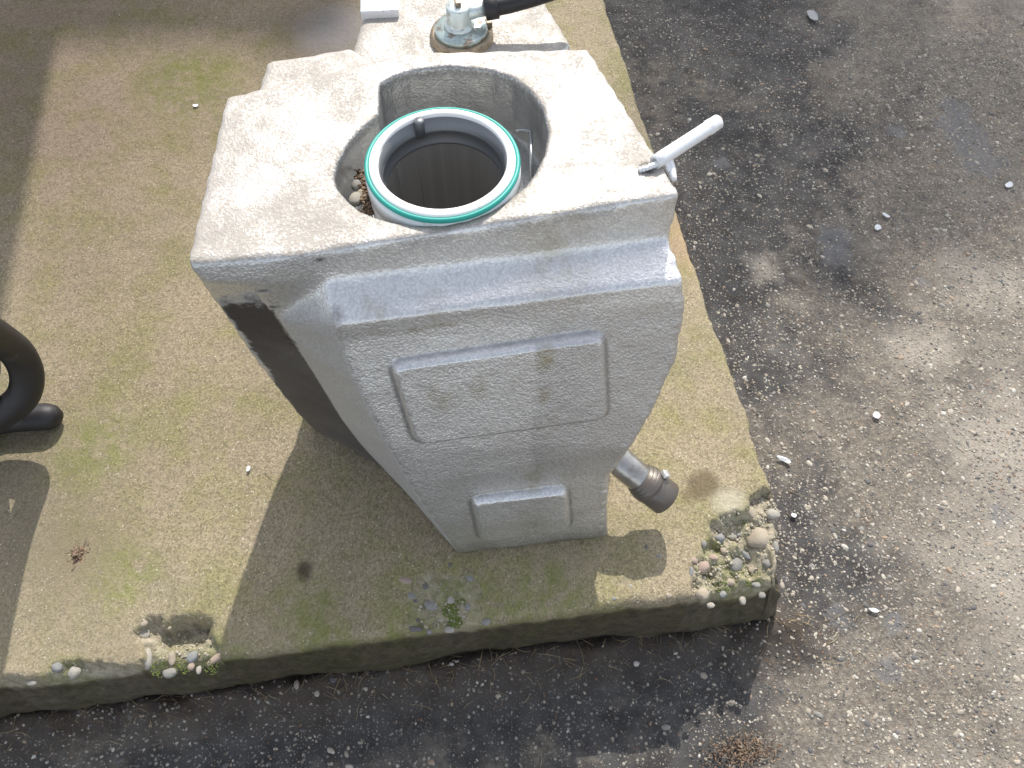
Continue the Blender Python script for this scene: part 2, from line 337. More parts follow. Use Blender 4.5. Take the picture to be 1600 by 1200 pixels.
def spline(pts, n=8):
    P = [np.array(p, float) for p in pts]; P = [2 * P[0] - P[1]] + P + [2 * P[-1] - P[-2]]; out = []
    for i in range(1, len(P) - 2):
        for k in range(n):
            t = k / n; a, b, c, d = P[i - 1], P[i], P[i + 1], P[i + 2]
            out.append(0.5 * (2 * b + (c - a) * t + (2 * a - 5 * b + 4 * c - d) * t * t + (3 * b - a - 3 * c + d) * t ** 3))
    out.append(P[-2]); return out
def tube(path, rad, seg=24, hollow=0.0, wob=0.0):
    bm = bmesh.new(); path = [Vector(p) for p in path]; n = len(path); rads = rad if isinstance(rad, (list, tuple)) else [rad] * n
    t = (path[1] - path[0]).normalized(); up = t.orthogonal().normalized(); rings = []
    for i, p in enumerate(path):
        t2 = (path[min(i + 1, n - 1)] - path[max(i - 1, 0)]).normalized()
        up = (t.rotation_difference(t2) @ up); t = t2; up = (up - t * up.dot(t)).normalized(); s = t.cross(up)
        rings.append([bm.verts.new(p + (up * math.cos(2 * math.pi * k / seg) + s * math.sin(2 * math.pi * k / seg)) * rads[i] * (1 + wob * random.uniform(-1, 1))) for k in range(seg)])
    for A, B in zip(rings, rings[1:]):
        for k in range(seg): bm.faces.new((A[k], A[(k + 1) % seg], B[(k + 1) % seg], B[k]))
    for A, c, sgn in ((rings[0], path[0], 1), (rings[-1], path[-1], -1)):
        if hollow:
            d = (path[1] - path[0]).normalized() if sgn == 1 else (path[-1] - path[-2]).normalized() * -1
            inn = [bm.verts.new(c + (v.co - c) * hollow) for v in A]
            deep = [bm.verts.new(c + (v.co - c) * hollow + d * rads[0] * 0.9) for v in A]
            for k in range(seg):
                bm.faces.new((A[k], A[(k + 1) % seg], inn[(k + 1) % seg], inn[k])); bm.faces.new((inn[k], inn[(k + 1) % seg], deep[(k + 1) % seg], deep[k]))
            bm.faces.new(deep)
        else: bm.faces.new(A)
    return from_bm(bm)
def box_mesh(sx, sy, sz, bev=0.0, M4=None):
    bm = bmesh.new(); bmesh.ops.create_cube(bm, size=1); bm.transform(Matrix.Diagonal((sx, sy, sz, 1)))
    if bev: bmesh.ops.bevel(bm, geom=bm.edges[:], offset=bev, segments=2, profile=0.7, affect='EDGES')
    if M4 is not None: bm.transform(M4)
    return from_bm(bm)
_ico = {}
def ico(sub):
    if sub not in _ico:
        bm = bmesh.new(); bmesh.ops.create_icosphere(bm, subdivisions=sub, radius=1)
        _ico[sub] = (np.array([v.co[:] for v in bm.verts]), np.array([[v.index for v in f.verts] for f in bm.faces])); bm.free()
    return _ico[sub]
def rot_z(a): c, s = math.cos(a), math.sin(a); return np.array([[c, -s, 0], [s, c, 0], [0, 0, 1]])
def pebble_mesh(sx, sy, sz, seed, lump=0.18, sub=3):
    V, Fc = ico(sub); n = 1 + lump * fbm(V[:, 0] * 1.3 + seed * 3.7, V[:, 1] * 1.3, V[:, 2] * 1.3 + seed, 3, seed)
    V = V * n[:, None] * np.array([sx, sy, sz]); return np_mesh(V, Fc)

# ------------------------------------------------------------------ SLAB (setting)
A0 = np.array([0.4245, 0.3549]) * (H / 1.2)
A0[0] += 0.004
U1 = -np.array([math.cos(R(7.1)), math.sin(R(7.1))]); U2 = np.array([-math.sin(R(9.3)), math.cos(R(9.3))])
INV = np.linalg.inv(np.stack([U1, U2], 1))
def ab(u, v, z=0.0): return INV @ (at_z(u, v, z)[:2] - A0)
def abs_(pts): return [ab(*p) for p in pts]
CH1 = abs_([(1082, 945), (1083, 905), (1092, 880), (1112, 845), (1103, 818), (1122, 800), (1160, 792), (1195, 768), (1225, 775), (1300, 1010), (1082, 1010)])
CH2 = abs_([(213, 985), (240, 966), (300, 968), (325, 990), (345, 1015), (348, 1075), (225, 1085), (222, 1030)])
CH3 = abs_([(60, 1072), (85, 1036), (130, 1032), (205, 1046), (235, 1070), (100, 1120)])
CH4 = abs_([(640, 975), (652, 905), (700, 895), (745, 905), (750, 960), (742, 1005), (650, 1010)])
CH5 = abs_([(0, 1064), (60, 1058), (90, 1090), (0, 1120)])
MO = [(*ab(706, 958), 0.022), (*ab(1140, 885), 0.05), (*ab(1170, 905), 0.04), (*ab(280, 1040), 0.05), (*ab(345, 1030), 0.04), (*ab(640, 1000), 0.06), (*ab(800, 970), 0.05), (*ab(500, 1015), 0.06), (*ab(100, 1070), 0.04), (*ab(860, 920), 0.05), (*ab(1122, 850), 0.02), (*ab(1160, 815), 0.02), (*ab(480, 950), 0.05), (*ab(150, 700), 0.07), (*ab(720, 925), 0.05), (*ab(300, 130), 0.12), (*ab(190, 900), 0.06)]
def slab_fields(a, b):
    """height offset, chip mask, moss mask for slab points a (in from the right edge), b (in from the front edge)"""
    wob = 0.010 * fbm(a * 55, b * 55, oct=4, seed=3) + 0.006 * fbm(a * 170, b * 170, oct=3, seed=4)
    z = 0.0022 * fbm(a * 9, b * 9, oct=3, seed=1) + 0.0007 * fbm(a * 130, b * 130, oct=3, seed=2)
    chip = np.zeros_like(a)
    for poly, dep, grad, rough in ((CH1, 0.006, 0.42, 0.012), (CH2, 0.008, 0.10, 0.010), (CH3, 0.006, 0.2, 0.006), (CH4, 0.001, 0.02, 0.003), (CH5, 0.006, 0.2, 0.005)):
        sd = poly_sd(a, b, poly) + wob
        m = sstep(0.0015, -0.0035, sd); ins = np.clip(-sd, 0, 0.06)
        z = z - m * (dep + grad * ins + rough * (fbm(a * 75, b * 75, oct=4, seed=9) * 0.9 + 0.25) + 0.003 * fbm(a * 240, b * 240, oct=2, seed=12))
        chip = np.maximum(chip, m * (0.5 if poly is CH4 else 1.0))
    # deep pocket behind the left break
    pa, pb = ab(285, 985); z = z - 0.016 * sstep(0.030, 0.012, np.hypot((a - pa) * 0.8, (b - pb) * 1.8) + wob * 0.6)
    # low spot with a dark seed-shaped pit
    pa, pb = ab(476, 893); z = z - 0.0025 * sstep(0.014, 0.009, np.hypot((a - pa) * 1.9, (b - pb)))
    moss = np.zeros_like(a)
    for ma, mb, r in MO: moss = np.maximum(moss, sstep(r, r * 0.3, np.hypot(a - ma, b - mb)))
    return z, chip, moss
def slab_point(u, v):
    z = 0.0
    for _ in range(3):
        p = at_z(u, v, z); q = INV @ (p[:2] - A0); z = float(slab_fields(np.array([max(q[0], 0)]), np.array([max(q[1], 0)]))[0][0])
    return at_z(u, v, z)
RND = 0.011
def axis_samples(fine_to, step, coarse):
    s = list(-np.linspace(SLAB_T + 0.02, 0.0, 38)[:-1]) + list(np.linspace(0, RND, 7)[:-1]); x = RND
    while x < fine_to: s.append(x); x += step
    while x < coarse: s.append(x); step *= 1.25; x += step
    s.append(coarse); return np.array(s)
sa = axis_samples(1.02, 0.0025, 3.0); sb = axis_samples(1.2, 0.0028, 4.0)
SA, SB = np.meshgrid(sa, sb)
Aa, Bb = np.maximum(SA, 0), np.maximum(SB, 0)
z0, chip, moss = slab_fields(Aa, Bb)
def rnd_drop(s, r): t = np.clip(s, 0, r); return -(r - np.sqrt(np.maximum(r * r - (r - t) ** 2, 0)))
Zs = z0 + rnd_drop(SA, RND) * (SA < RND) + rnd_drop(SB, RND) * (SB < RND)
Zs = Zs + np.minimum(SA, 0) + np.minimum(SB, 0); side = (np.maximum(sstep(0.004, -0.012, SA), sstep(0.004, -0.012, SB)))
Zs = np.maximum(Zs, -SLAB_T - 0.02)
na = 0.004 * fbm(Bb * 30, SA * 22 + 5, oct=5, seed=31) + 0.002 * fbm(Bb * 120, SA * 120, oct=3, seed=33)
nb = 0.0035 * fbm(Aa * 26, SB * 22 + 9, oct=5, seed=32) + 0.0016 * fbm(Aa * 110, SB * 110, oct=3, seed=34)
wa = sstep(0.03, 0.0, SA); wb = sstep(0.03, 0.0, SB)
csd = np.hypot(Aa, Bb)
Ap = Aa + na * wa + 0.022 * sstep(0.10, 0.0, Bb) * sstep(0.03, 0.0, SA) * sstep(-0.06, 0.0, SA) ; Bp = Bb + nb * wb + 0.010 * wb * sstep(0.15, 0.0, Aa) * sstep(-0.05, 0.0, SB)
# undercut and bulge of the rough cast front
Bp = Bp - wb * 0.010 * sstep(0.0, -0.06, SB) * (0.5 + fbm(Aa * 9, SB * 4, seed=36))
XY = A0[None, None] + Ap[..., None] * U1 + Bp[..., None] * U2
me = grid_mesh(XY[..., 0], XY[..., 1], Zs, 'slab')
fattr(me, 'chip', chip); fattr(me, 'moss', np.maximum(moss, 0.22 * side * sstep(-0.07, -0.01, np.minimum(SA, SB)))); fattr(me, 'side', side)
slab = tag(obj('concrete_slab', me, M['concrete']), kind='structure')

def add_pebble(u, v, wpx, hpx, ang, mat, lift=0.25, seed=0, sq=0.75):
    p = slab_point(u, v); d = np.linalg.norm(p - CAM); k = d * 0.97 / F * 0.5
    sx, sy = wpx * k * 0.96, hpx * k * 1.0
    sz = min(sx, sy) * sq
    me = pebble_mesh(sx, sy, sz, seed, 0.38); o = obj('exposed_pebble', me, mat, slab)
    o.location = (p[0], p[1], p[2] + sz * (lift - 0.32)); o.rotation_euler = (random.uniform(-0.2, 0.2), random.uniform(-0.2, 0.2), R(ang))
    return o
PE = [(1184, 840, 33, 37, -15, 'peb_tan', .35), (1144, 836, 15, 18, -20, 'peb_white', .4), (1124, 841, 17, 15, 0, 'peb_blue', .4), (1171, 798, 18, 27, 25, 'peb_tan', .4), (1190, 783, 11, 16, -10, 'peb_white', .4), (1207, 802, 24, 19, -25, 'peb_white', .2),
      (1163, 866, 24, 9, -40, 'peb_blue', .5), (1097, 886, 21, 23, 10, 'peb_pink', .45), (1084, 876, 12, 13, 20, 'peb_pink', .3), (1115, 871, 15, 10, 0, 'peb_pink', .4), (1080, 894, 8, 17, -15, 'peb_blue', .3), (1097, 929, 21, 18, 0, 'peb_tan', .5), (1129, 929, 12, 10, 0, 'peb_blue', .6), (1160, 938, 11, 13, -10, 'peb_white', .6),
      (1110, 946, 12, 9, 0, 'peb_white', .6), (1136, 803, 9, 15, 25, 'peb_tan', .4), (1148, 882, 24, 26, 0, 'peb_gray', .2), (1181, 914, 14, 9, 0, 'peb_gray', .5), (1212, 855, 9, 20, 0, 'peb_gray', .4), (1200, 880, 18, 14, 20, 'peb_gray', .3), (1178, 775, 10, 9, 0, 'peb_tan', .3), (1155, 835, 12, 9, 30, 'peb_gray', .3), (1130, 860, 10, 12, 0, 'peb_tan', .3), (1175, 890, 12, 9, 15, 'peb_tan', .3), (1205, 835, 14, 10, 15, 'peb_tan', .3), (1100, 850, 9, 11, 0, 'peb_gray', .3), (1140, 910, 16, 12, 0, 'peb_tan', .4), (1190, 930, 12, 10, 0, 'peb_gray', .5),
      (224, 990, 20, 15, -25, 'peb_white', .2), (228, 1029, 21, 32, 15, 'peb_white', .4), (269, 1029, 11, 21, 10, 'peb_tan', .4), (301, 1026, 16, 18, -30, 'peb_blue', .45), (337, 1029, 31, 11, 42, 'peb_pink', .5), (266, 1052, 23, 14, 10, 'peb_gray', .5), (284, 972, 23, 13, -10, 'peb_tan', .35), (299, 1042, 11, 11, 0, 'peb_pink', .4), (311, 1047, 8, 12, 0, 'peb_white', .4), (116, 1050, 19, 16, 40, 'peb_white', .2), (90, 1042, 15, 15, 0, 'peb_blue', .35), (225, 974, 12, 10, 0, 'peb_tan', .3), (50, 1066, 16, 8, 0, 'peb_white', .4), 
      (636, 908, 26, 14, -15, 'peb_pink', -.35), (666, 915, 22, 21, 0, 'peb_dark', -.4), (642, 930, 17, 14, 0, 'peb_gray', -.4), (649, 938, 11, 10, 0, 'peb_dark', -.3), (674, 946, 23, 18, -20, 'peb_gray', -.35), (704, 938, 14, 19, 10, 'peb_white', -.2), (733, 902, 17, 12, -20, 'peb_gray', -.2), (649, 982, 23, 9, 0, 'peb_dark', -.1), (702, 984, 18, 10, 0, 'peb_white', -.1), (731, 948, 17, 12, 10, 'peb_gray', -.3), (760, 971, 16, 11, 15, 'peb_gray', -.2), (703, 882, 11, 9, 0, 'peb_dark', -.4), (652, 969, 8, 7, 0, 'peb_dark', -.3), (671, 987, 8, 8, 0, 'peb_blue', -.2), (690, 968, 12, 9, 0, 'peb_tan', -.3), (1030, 868, 11, 9, 0, 'peb_gray', -.4), (1010, 855, 9, 10, 0, 'peb_dark', -.4), (1045, 930, 10, 8, 0, 'peb_tan', -.1), (960, 935, 9, 7, 0, 'peb_gray', -.2), (985, 915, 7, 6, 0, 'peb_white', -.2)]
for i, (u, v, w, h, a, m, l) in enumerate(PE): add_pebble(u, v, w, h, a, M[m], l, i)

# moss cushions in the break of the front edge
def scatter(name, mat, items, sub=1, lump=0.25, kind='stuff'):
    """one mesh of many little lumps: items = (position, (sx, sy, sz), yaw)"""
    V0, F0 = ico(sub); nV = len(V0); n = len(items)
    P_ = np.array([np.asarray(q[0], float) for q in items]); S_ = np.array([q[1] for q in items]); Y_ = np.array([q[2] for q in items])
    W = V0[None] * rng.uniform(1 - lump, 1 + lump, (n, nV, 1)) * S_[:, None, :]
    c, s = np.cos(Y_)[:, None], np.sin(Y_)[:, None]
    X = np.stack([W[..., 0] * c - W[..., 1] * s, W[..., 0] * s + W[..., 1] * c, W[..., 2]], -1) + P_[:, None, :]
    Fs = (F0[None] + (np.arange(n) * nV)[:, None, None]).reshape(-1, 3)
    return tag(obj(name, np_mesh(X.reshape(-1, 3), Fs, name), mat), kind=kind)
items = []
for (u, v, r, k) in ((704, 955, 12, 330), (712, 972, 10, 240), (720, 940, 7, 60), (1122, 852, 9, 90), (1160, 812, 10, 80), (1150, 885, 14, 120), (1178, 905, 14, 100), (1130, 915, 12, 90), (250, 1045, 14, 70), (285, 1042, 12, 80), (330, 1043, 12, 70)):
    for _ in range(k):
        a = random.uniform(0, 6.28); q = r * math.sqrt(random.random()); p = slab_point(u + q * math.cos(a) * 1.1, v + q * math.sin(a)); s = random.uniform(0.0004, 0.0009)
        items.append((p, (s, s, s * 0.6), a))
moss_o = scatter('moss', M['moss'], items)
items = []
for (u0, v0, r, k) in ((1160, 850, 55, 420), (1130, 815, 30, 120), (1100, 900, 30, 140), (1190, 800, 26, 120), (285, 1010, 45, 260), (110, 1046, 40, 90), (690, 950, 40, 90)):
    for _ in range(k):
        a = random.uniform(0, 6.28); q = r * math.sqrt(random.random()); u, v = u0 + q * math.cos(a), v0 + q * math.sin(a); qq = ab(u, v)
        if min(qq) < 0.004: continue
        f = slab_fields(np.array([qq[0]]), np.array([qq[1]]))
        if f[1][0] < 0.3: continue
        s = random.uniform(0.0006, 0.0017) * random.uniform(.8, 1.3); items.append((slab_point(u, v), (s * 1.2, s, s * .8), a))
scatter('crumbled_mortar', M['mortar'], items, 1, 0.3)

# ------------------------------------------------------------------ ASPHALT (setting)
def lines(lo, hi, step, far):
    x = list(np.arange(lo, hi, step)); s = step; a, b = lo, hi
    while b < far: b += s; s *= 1.3; x.append(b)
    s = step
    while a > -far: s *= 1.3; a -= s; x.insert(0, a)
    return np.array(x)
gx = lines(-0.85, 1.0, 0.005, 90); gy = lines(-0.1, 1.6, 0.005, 90)
GX, GY = np.meshgrid(gx, gy)
def ground_fields(x, y):
    q = np.stack([x - A0[0], y - A0[1]], -1) @ INV.T
    out = np.maximum(-q[..., 0], -q[..., 1])               # distance outward from the slab (approximate)
    cd = np.where((q[..., 0] < 0) & (q[..., 1] < 0), np.hypot(q[..., 0], q[..., 1]), out)
    front = sstep(-0.02, 0.02, -q[..., 1])
    bed = sstep(0.080, -0.004, cd + 0.02 * fbm(x * 14, y * 14, oct=4, seed=41)) * (0.35 + 0.65 * front)
    z = -SLAB_T + 0.004 * fbm(x * 4, y * 4, oct=3, seed=40) + 0.0018 * fbm(x * 60, y * 60, oct=3, seed=42) + bed ** 1.5 * (0.034 + 0.022 * fbm(x * 30, y * 30, seed=43))
    # swept dust builds up away from the slab, towards the right of the yard
    t = (x - 0.54) * 0.9 + (0.62 - y) * 0.22
    dust = sstep(-0.30, 0.35, t + 0.12 * fbm(x * 5, y * 5, oct=4, seed=44)) * (0.25 + 0.75 * sstep(0.0, 0.42, x))
    return z, dust, bed
zg, dust, bed = ground_fields(GX, GY)
far = np.maximum(np.abs(GX), np.abs(GY)) > 3
zg = np.where(far, -SLAB_T, zg)
me = grid_mesh(GX, GY, zg, 'asphalt'); fattr(me, 'dust', dust); fattr(me, 'bed', bed)
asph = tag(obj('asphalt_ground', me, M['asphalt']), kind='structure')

# loose and half-buried gravel
def gpts(n, xlo, xhi, ylo, yhi):
    x = rng.uniform(xlo, xhi, n); y = rng.uniform(ylo, yhi, n)
    q = np.stack([x - A0[0], y - A0[1]], -1) @ INV.T
    keep = (q[:, 0] < -0.004) | (q[:, 1] < -0.006)
    z, d, b = ground_fields(x, y); cl = fbm(x * 9, y * 9, oct=3, seed=51)
    dens = np.clip(0.13 + 0.16 * sstep(-.1, .3, x) + 0.75 * d + 0.9 * cl + 0.2 * sstep(0.5, 0.25, y) * sstep(0.0, 0.3, x), 0.04, 1)
    keep &= rng.random(n) < dens
    return x[keep], y[keep], z[keep]
small, mid_ = [], []
x, y, z = gpts(70000, -0.75, 0.95, 0.0, 1.35)
for i in range(len(x)):
    r = 0.0007 + 0.0010 * rng.random() + 0.0008 * rng.random() ** 3
    small.append(((x[i], y[i], z[i] - r * 0.1), (r * rng.uniform(.9, 1.7), r * rng.uniform(.7, 1.1), r * rng.uniform(.45, .75)), rng.uniform(0, 6.28)))
scatter('gravel', M['stone'], small, 1, 0.32)
x, y, z = gpts(11000, -0.75, 0.95, 0.0, 1.3)
for i in range(len(x)):
    r = 0.0014 + 0.0024 * rng.random() ** 3
    mid_.append(((x[i], y[i], z[i] - r * 0.18), (r * rng.uniform(1.0, 1.7), r * rng.uniform(.7, 1.1), r * rng.uniform(.4, .7)), rng.uniform(0, 6.28)))
scatter('gravel_stones', M['stone'], mid_, 2, 0.13)

# dry needles and straw
def ribbons(name, mat, items):
    V, Fc = [], []
    for p, L, ang, w, bend, rise in items:
        k = 4; base = len(V)
        for i in range(k + 1):
            t = i / k - 0.5; a = ang + bend * t
            c = np.array([math.cos(a) * L * t, math.sin(a) * L * t, 0.0006 + rise * (0.25 - t * t)])
            nrm = np.array([-math.sin(a), math.cos(a), 0]) * w * (1 - 0.6 * abs(t) * 2 * 0.8)
            V += [p + c + nrm, p + c + np.array([0, 0, w]), p + c - nrm, p + c - np.array([0, 0, w])]
        for i in range(k):
            for q in range(4):
                a0 = base + i * 4 + q; a1 = base + i * 4 + (q + 1) % 4; Fc.append((a0, a1, a1 + 4, a0 + 4))
    return tag(obj(name, np_mesh(V, Fc), mat), kind='stuff')
it = []
for _ in range(430):
    if random.random() < 0.62:
        s = random.uniform(-0.12, 0.95); d = abs(random.gauss(0, 0.022)) + 0.004
        p2 = A0 + U1 * s - U2 * d
    elif random.random() < 0.5:
        s = random.uniform(-0.06, 0.7); d = abs(random.gauss(0, 0.06)) + 0.006
        p2 = A0 - U1 * d + U2 * s
    else: p2 = np.array([random.uniform(-0.6, 0.9), random.uniform(0.0, 0.8)])
    q = INV @ (p2 - A0)
    if q[0] > -0.004 and q[1] > -0.004: continue
    z = float(ground_fields(np.array([p2[0]]), np.array([p2[1]]))[0][0])
    it.append((np.array([p2[0], p2[1], z + 0.001]), random.uniform(0.005, 0.030) * random.uniform(0.6, 1.2), random.uniform(0, 6.28), random.uniform(0.00018, 0.00042), random.gauss(0, 0.35), random.uniform(0, 0.004)))
for _ in range(50):
    u, v = random.uniform(20, 1180), random.uniform(150, 930); 
    p = at_z(u, v, 0.0012); q = INV @ (p[:2] - A0)
    if min(q) < 0.01: continue
    it.append((p, random.uniform(0.004, 0.012), random.uniform(0, 6.28), random.uniform(0.0002, 0.00035), random.uniform(-0.6, 0.6), 0.001))
for (u0, v0, u1, v1) in ((412, 736, 436, 752), (722, 886, 742, 898), (760, 913, 790, 898), (505, 982, 518, 955), (308, 951, 326, 960), (460, 1083, 510, 1076)):
    a, b = at_z(u0, v0, 0.0015), at_z(u1, v1, 0.0015)
    if v0 > 1040: a, b = at_z(u0, v0, -SLAB_T + .012), at_z(u1, v1, -SLAB_T + .012)
    d = b - a; it.append(((a + b) / 2, float(np.linalg.norm(d)), math.atan2(d[1], d[0]), 0.0004, 0.3, 0.001))
ribbons('dry_needles', M['straw'], it)

# husks and dry moss lying at the lower right
items = []
for _ in range(420):
    u, v = random.gauss(1160, 28), random.gauss(1175, 14); p = at_z(u, v, -SLAB_T + 0.004)
    s = random.uniform(0.0005, 0.0014); items.append((p + np.array([0, 0, random.uniform(0, 0.005)]), (s * 2.2, s * 0.7, s * 0.6), random.uniform(0, 6.28)))
scatter('dry_moss_litter', M['seed'], items)

# ------------------------------------------------------------------ small single things on slab and asphalt
def flake(u, v, z, wpx, hpx, ang, label, mat='flake', name='paint_flake', group='pale flakes on the ground'):
    p = at_z(u, v, z); k = np.linalg.norm(p - CAM) / F * 0.5
    bm = bmesh.new(); n = 9; top = []
    for i in range(n):
        a = 2 * math.pi * i / n; r = random.uniform(0.7, 1.1); x_, y_ = wpx * k * r * math.cos(a), hpx * k * r * math.sin(a)
        top.append(bm.verts.new((x_, y_, 0.0008 + 18 * x_ * x_)))
    f = bm.faces.new(top); ex = bmesh.ops.extrude_face_region(bm, geom=[f])
    for g in ex['geom']:
        if isinstance(g, bmesh.types.BMVert): g.co.z += 0.0007
    o = obj(name, from_bm(bm), M[mat], None, False); o.location = p; o.rotation_euler = (random.uniform(-.15, .15), random.uniform(-.15, .15), R(ang))
    return tag(o, label, name.split('_')[-1], group)
ZA = -SLAB_T + 0.003
flake(1224, 718, ZA, 22, 9, -30, 'long white flake on dark asphalt just right of the slab edge, above the broken corner')
flake(1215, 972, ZA, 12, 10, 20, 'white folded flake on the asphalt below the broken slab corner')
flake(1365, 954, ZA, 16, 7, -10, 'thin white flake on asphalt amid gravel, right of the broken corner', )
flake(1240, 806, ZA, 10, 8, 0, 'small silvery flake on soil right beside the broken corner')
flake(1384, 337, ZA, 13, 7, -50, 'curved white flake on shaded asphalt right of the white pipe')
flake(1371, 356, ZA, 12, 11, 10, 'chalky white flake just below the curved white flake')
flake(1575, 290, ZA, 15, 9, 35, 'white flake beside the pale worn patch near the right border')
flake(1270, 25, ZA, 15, 24, 20, 'largest grey flake, on the dark asphalt at the top', 'gray_flake')
flake(1369, 649, ZA, 11, 11, 40, 'bright white flake on gravelly asphalt in the middle right')
flake(1273, 1008, ZA, 8, 12, -15, 'bluish white upright flake on asphalt in front of the broken corner')
flake(388, 733, 0.001, 6, 12, -10, 'white flake on the concrete at the border of the tank shadow')
flake(306, 166, 0.001, 8, 7, 20, 'tiny shiny flake on the concrete left of the tank top')
a, b = at_z(611, 1059, -SLAB_T + .012), at_z(583, 1085, -SLAB_T + .008)
o = obj('twig', tube([(a + (b - a) * t) + np.array([0, 0, 0.0008 * math.sin(t * 9)]) for t in np.linspace(0, 1, 9)], [0.0010 + 0.0009 * t for t in np.linspace(0, 1, 9)], 8, 0, 0.1), M['twig'])
tag(o, 'short red brown twig lying on the asphalt in front of the slab', 'twig')
# clump of seed husks on the slab
V0, F0 = ico(1); VV, FF = [], []; base_p = at_z(122, 868, 0)
for i in range(150):
    g = rng.normal(0, 1, 2) * np.array([0.0042, 0.0062]); s = rng.uniform(0.0006, 0.0014); hz = max(0.0004, 0.005 * math.exp(-(g[0] / .005) ** 2 - (g[1] / .007) ** 2) * rng.random())
    VV.append((V0 * rng.uniform(.8, 1.2, (len(V0), 1)) * np.array([s * 2, s * 0.8, s * 0.6])) @ rot_z(rng.uniform(0, 6.28)).T + np.array([g[0], g[1], hz])); FF.append(F0 + i * len(V0))
o = obj('seed_clump', np_mesh(np.concatenate(VV), np.concatenate(FF)), M['seed']); o.location = base_p
tag(o, 'little heap of brown seed husks on the sunlit concrete at the left', 'debris')

# ------------------------------------------------------------------ TANK
HT = 0.37
tank = empty('metal_tank', tuple(ORG), TH)
tag(tank, 'tapered silver metal tank with a round open neck standing on the concrete slab', 'tank')
# rings of the hull from top to foot: right front, left front of the bulge, crease, left edge, rear left, rear right
def ring(pr, pl, p2, p3, p4, p5):
    m_ = top6.copy(); m_[2] = (p4[2] + p5[2]) / 2; m_[1] -= (HT - m_[2]) * 0.08
    return [pr, pl, p2, p3, p4, m_, p5]
top4, top5, top6 = LZ(352, 150, HT), LZ(920, 74, HT), LZ(632, 80, HT)
def rear(z, dx=0.0): return (np.array([top4[0] + dx, top4[1] - (HT - z) * 0.08, z]), np.array([top5[0] - 0.01 - dx * 0.3, top5[1] - (HT - z) * 0.08, z]))
rings = [
    ring(LZ(1066, 302, HT), LZ(466, 398, HT), LZ(372, 406, HT), LZ(290, 411, HT), top4, top5),
    ring(LY(1050, 372, .128), LY(512, 438, .120), LY(392, 442, .122), LY(309, 440, .126), *rear(.335)),
    ring(LY(1071, 438, .0915), LY(524, 506, .0915), LY(432, 497, .125), LY(336, 480, .134), *rear(.30)),
    ring(LP(1071, 485, *UP), LP(532, 535, *UP), LY(452, 527, .127), LY(362, 518, .138), *rear(.265)),
    ring(LP(1060, 560, *UP), LP(556, 600, *UP), LY(490, 585, .129), LY(395, 565, .146), *rear(.21)),
    ring(LP(1022, 645, *UP), LP(582, 652, *UP), LY(530, 650, .126), LY(435, 615, .158), *rear(.15, .004)),
    ring(LP(989, 698, *UP), LP(606, 700, *UP), LY(560, 690, .121), LY(456, 641, .163), *rear(.10, .012)),
    ring(LP(953, 746, *LO), LP(642, 760, *LO), LY(590, 722, .115), LY(471, 657, .168), *rear(.05, .02)),
    ring(LP(950, 790, *LO), LP(680, 818, *LO), LY(603, 735, .112), LY(478, 663, .172), *rear(.025, .024)),
    ring(LZ(951, 841, .001), LZ(718, 868, .001), LZ(612, 743, .001), LZ(482, 667, .001), *rear(.001, .03)),
]
def loft(rs):
    bm = bmesh.new(); vs = [[bm.verts.new(p) for p in r] for r in rs]; n = len(rs[0])
    for A, B in zip(vs, vs[1:]):
        for i in range(n): bm.faces.new((A[i], A[(i + 1) % n], B[(i + 1) % n], B[i]))
    bm.faces.new(vs[0]); bm.faces.new(vs[-1]); bmesh.ops.triangulate(bm, faces=bm.faces[:]); return from_bm(bm)
def prism(pts, z0, z1):
    return loft([[np.array([p[0], p[1], z1]) for p in pts], [np.array([p[0], p[1], z0]) for p in pts]])
ZS = 0.338                                    # lower rear deck with the vent
deck_l = [LZ(403, 141, .358), LZ(417, 95, .358), LZ(500, 82, .358), LZ(548, 72, .358)]
def lerp(a, b, t): return a + (b - a) * t
r_in = LZ(700, 160, HT)
rear_poly = [LZ(545, 92, ZS), LZ(556, 55, ZS), LZ(572, 8, ZS), LZ(590, -70, ZS), LZ(600, -150, ZS), LZ(800, -150, ZS), LZ(838, -40, ZS), LZ(851, 0, ZS), LZ(880, 45, ZS), LZ(893, 69, ZS), lerp(LZ(893, 69, ZS), r_in, .45), lerp(LZ(545, 92, ZS), r_in, .5)]
mid_poly = deck_l + [lerp(deck_l[3], r_in, .35), LZ(520, 220, .358), LZ(395, 180, .358)]
sources = [loft(rings), prism(rear_poly, 0.02, ZS), prism(mid_poly, 0.05, .359)]
bm = bmesh.new()
for s in sources: bm.from_mesh(s)
hull0 = bpy.data.meshes.new('hull0'); bm.to_mesh(hull0); bm.free()
tmp = bpy.data.objects.new('tmp', hull0); COL.objects.link(tmp)
# recess and neck bore
REC = [(610, 346), (585, 338), (563, 329), (545, 315), (527, 294), (522, 276), (528, 252), (543, 225), (560, 205), (592, 178), (593, 131), (612, 120), (640, 110), (700, 103), (765, 109), (800, 121), (828, 141), (848, 168), (857, 205), (851, 240), (838, 268), (822, 290), (795, 312), (765, 330), (725, 344), (690, 350), (650, 351)]
NC = LZ(691, 249, HT + .008)
def adj(p): return p
cut1 = bpy.data.objects.new('cut1', prism([LZ(u, v, HT) for u, v in REC], HT - 0.062, HT + 0.05)); COL.objects.link(cut1)
cut2 = bpy.data.objects.new('cut2', lathe([(0.075, HT - 0.29), (0.075, HT - 0.085), (0.056, HT - 0.08), (0.056, HT + 0.05)], 48, Matrix.Translation((NC[0], NC[1], 0)))); COL.objects.link(cut2)
def mod(o, typ, **k):
    m_ = o.modifiers.new(typ, typ)
    for a_, b_ in k.items(): setattr(m_, a_, b_)
mod(tmp, 'REMESH', mode='VOXEL', voxel_size=0.0038)
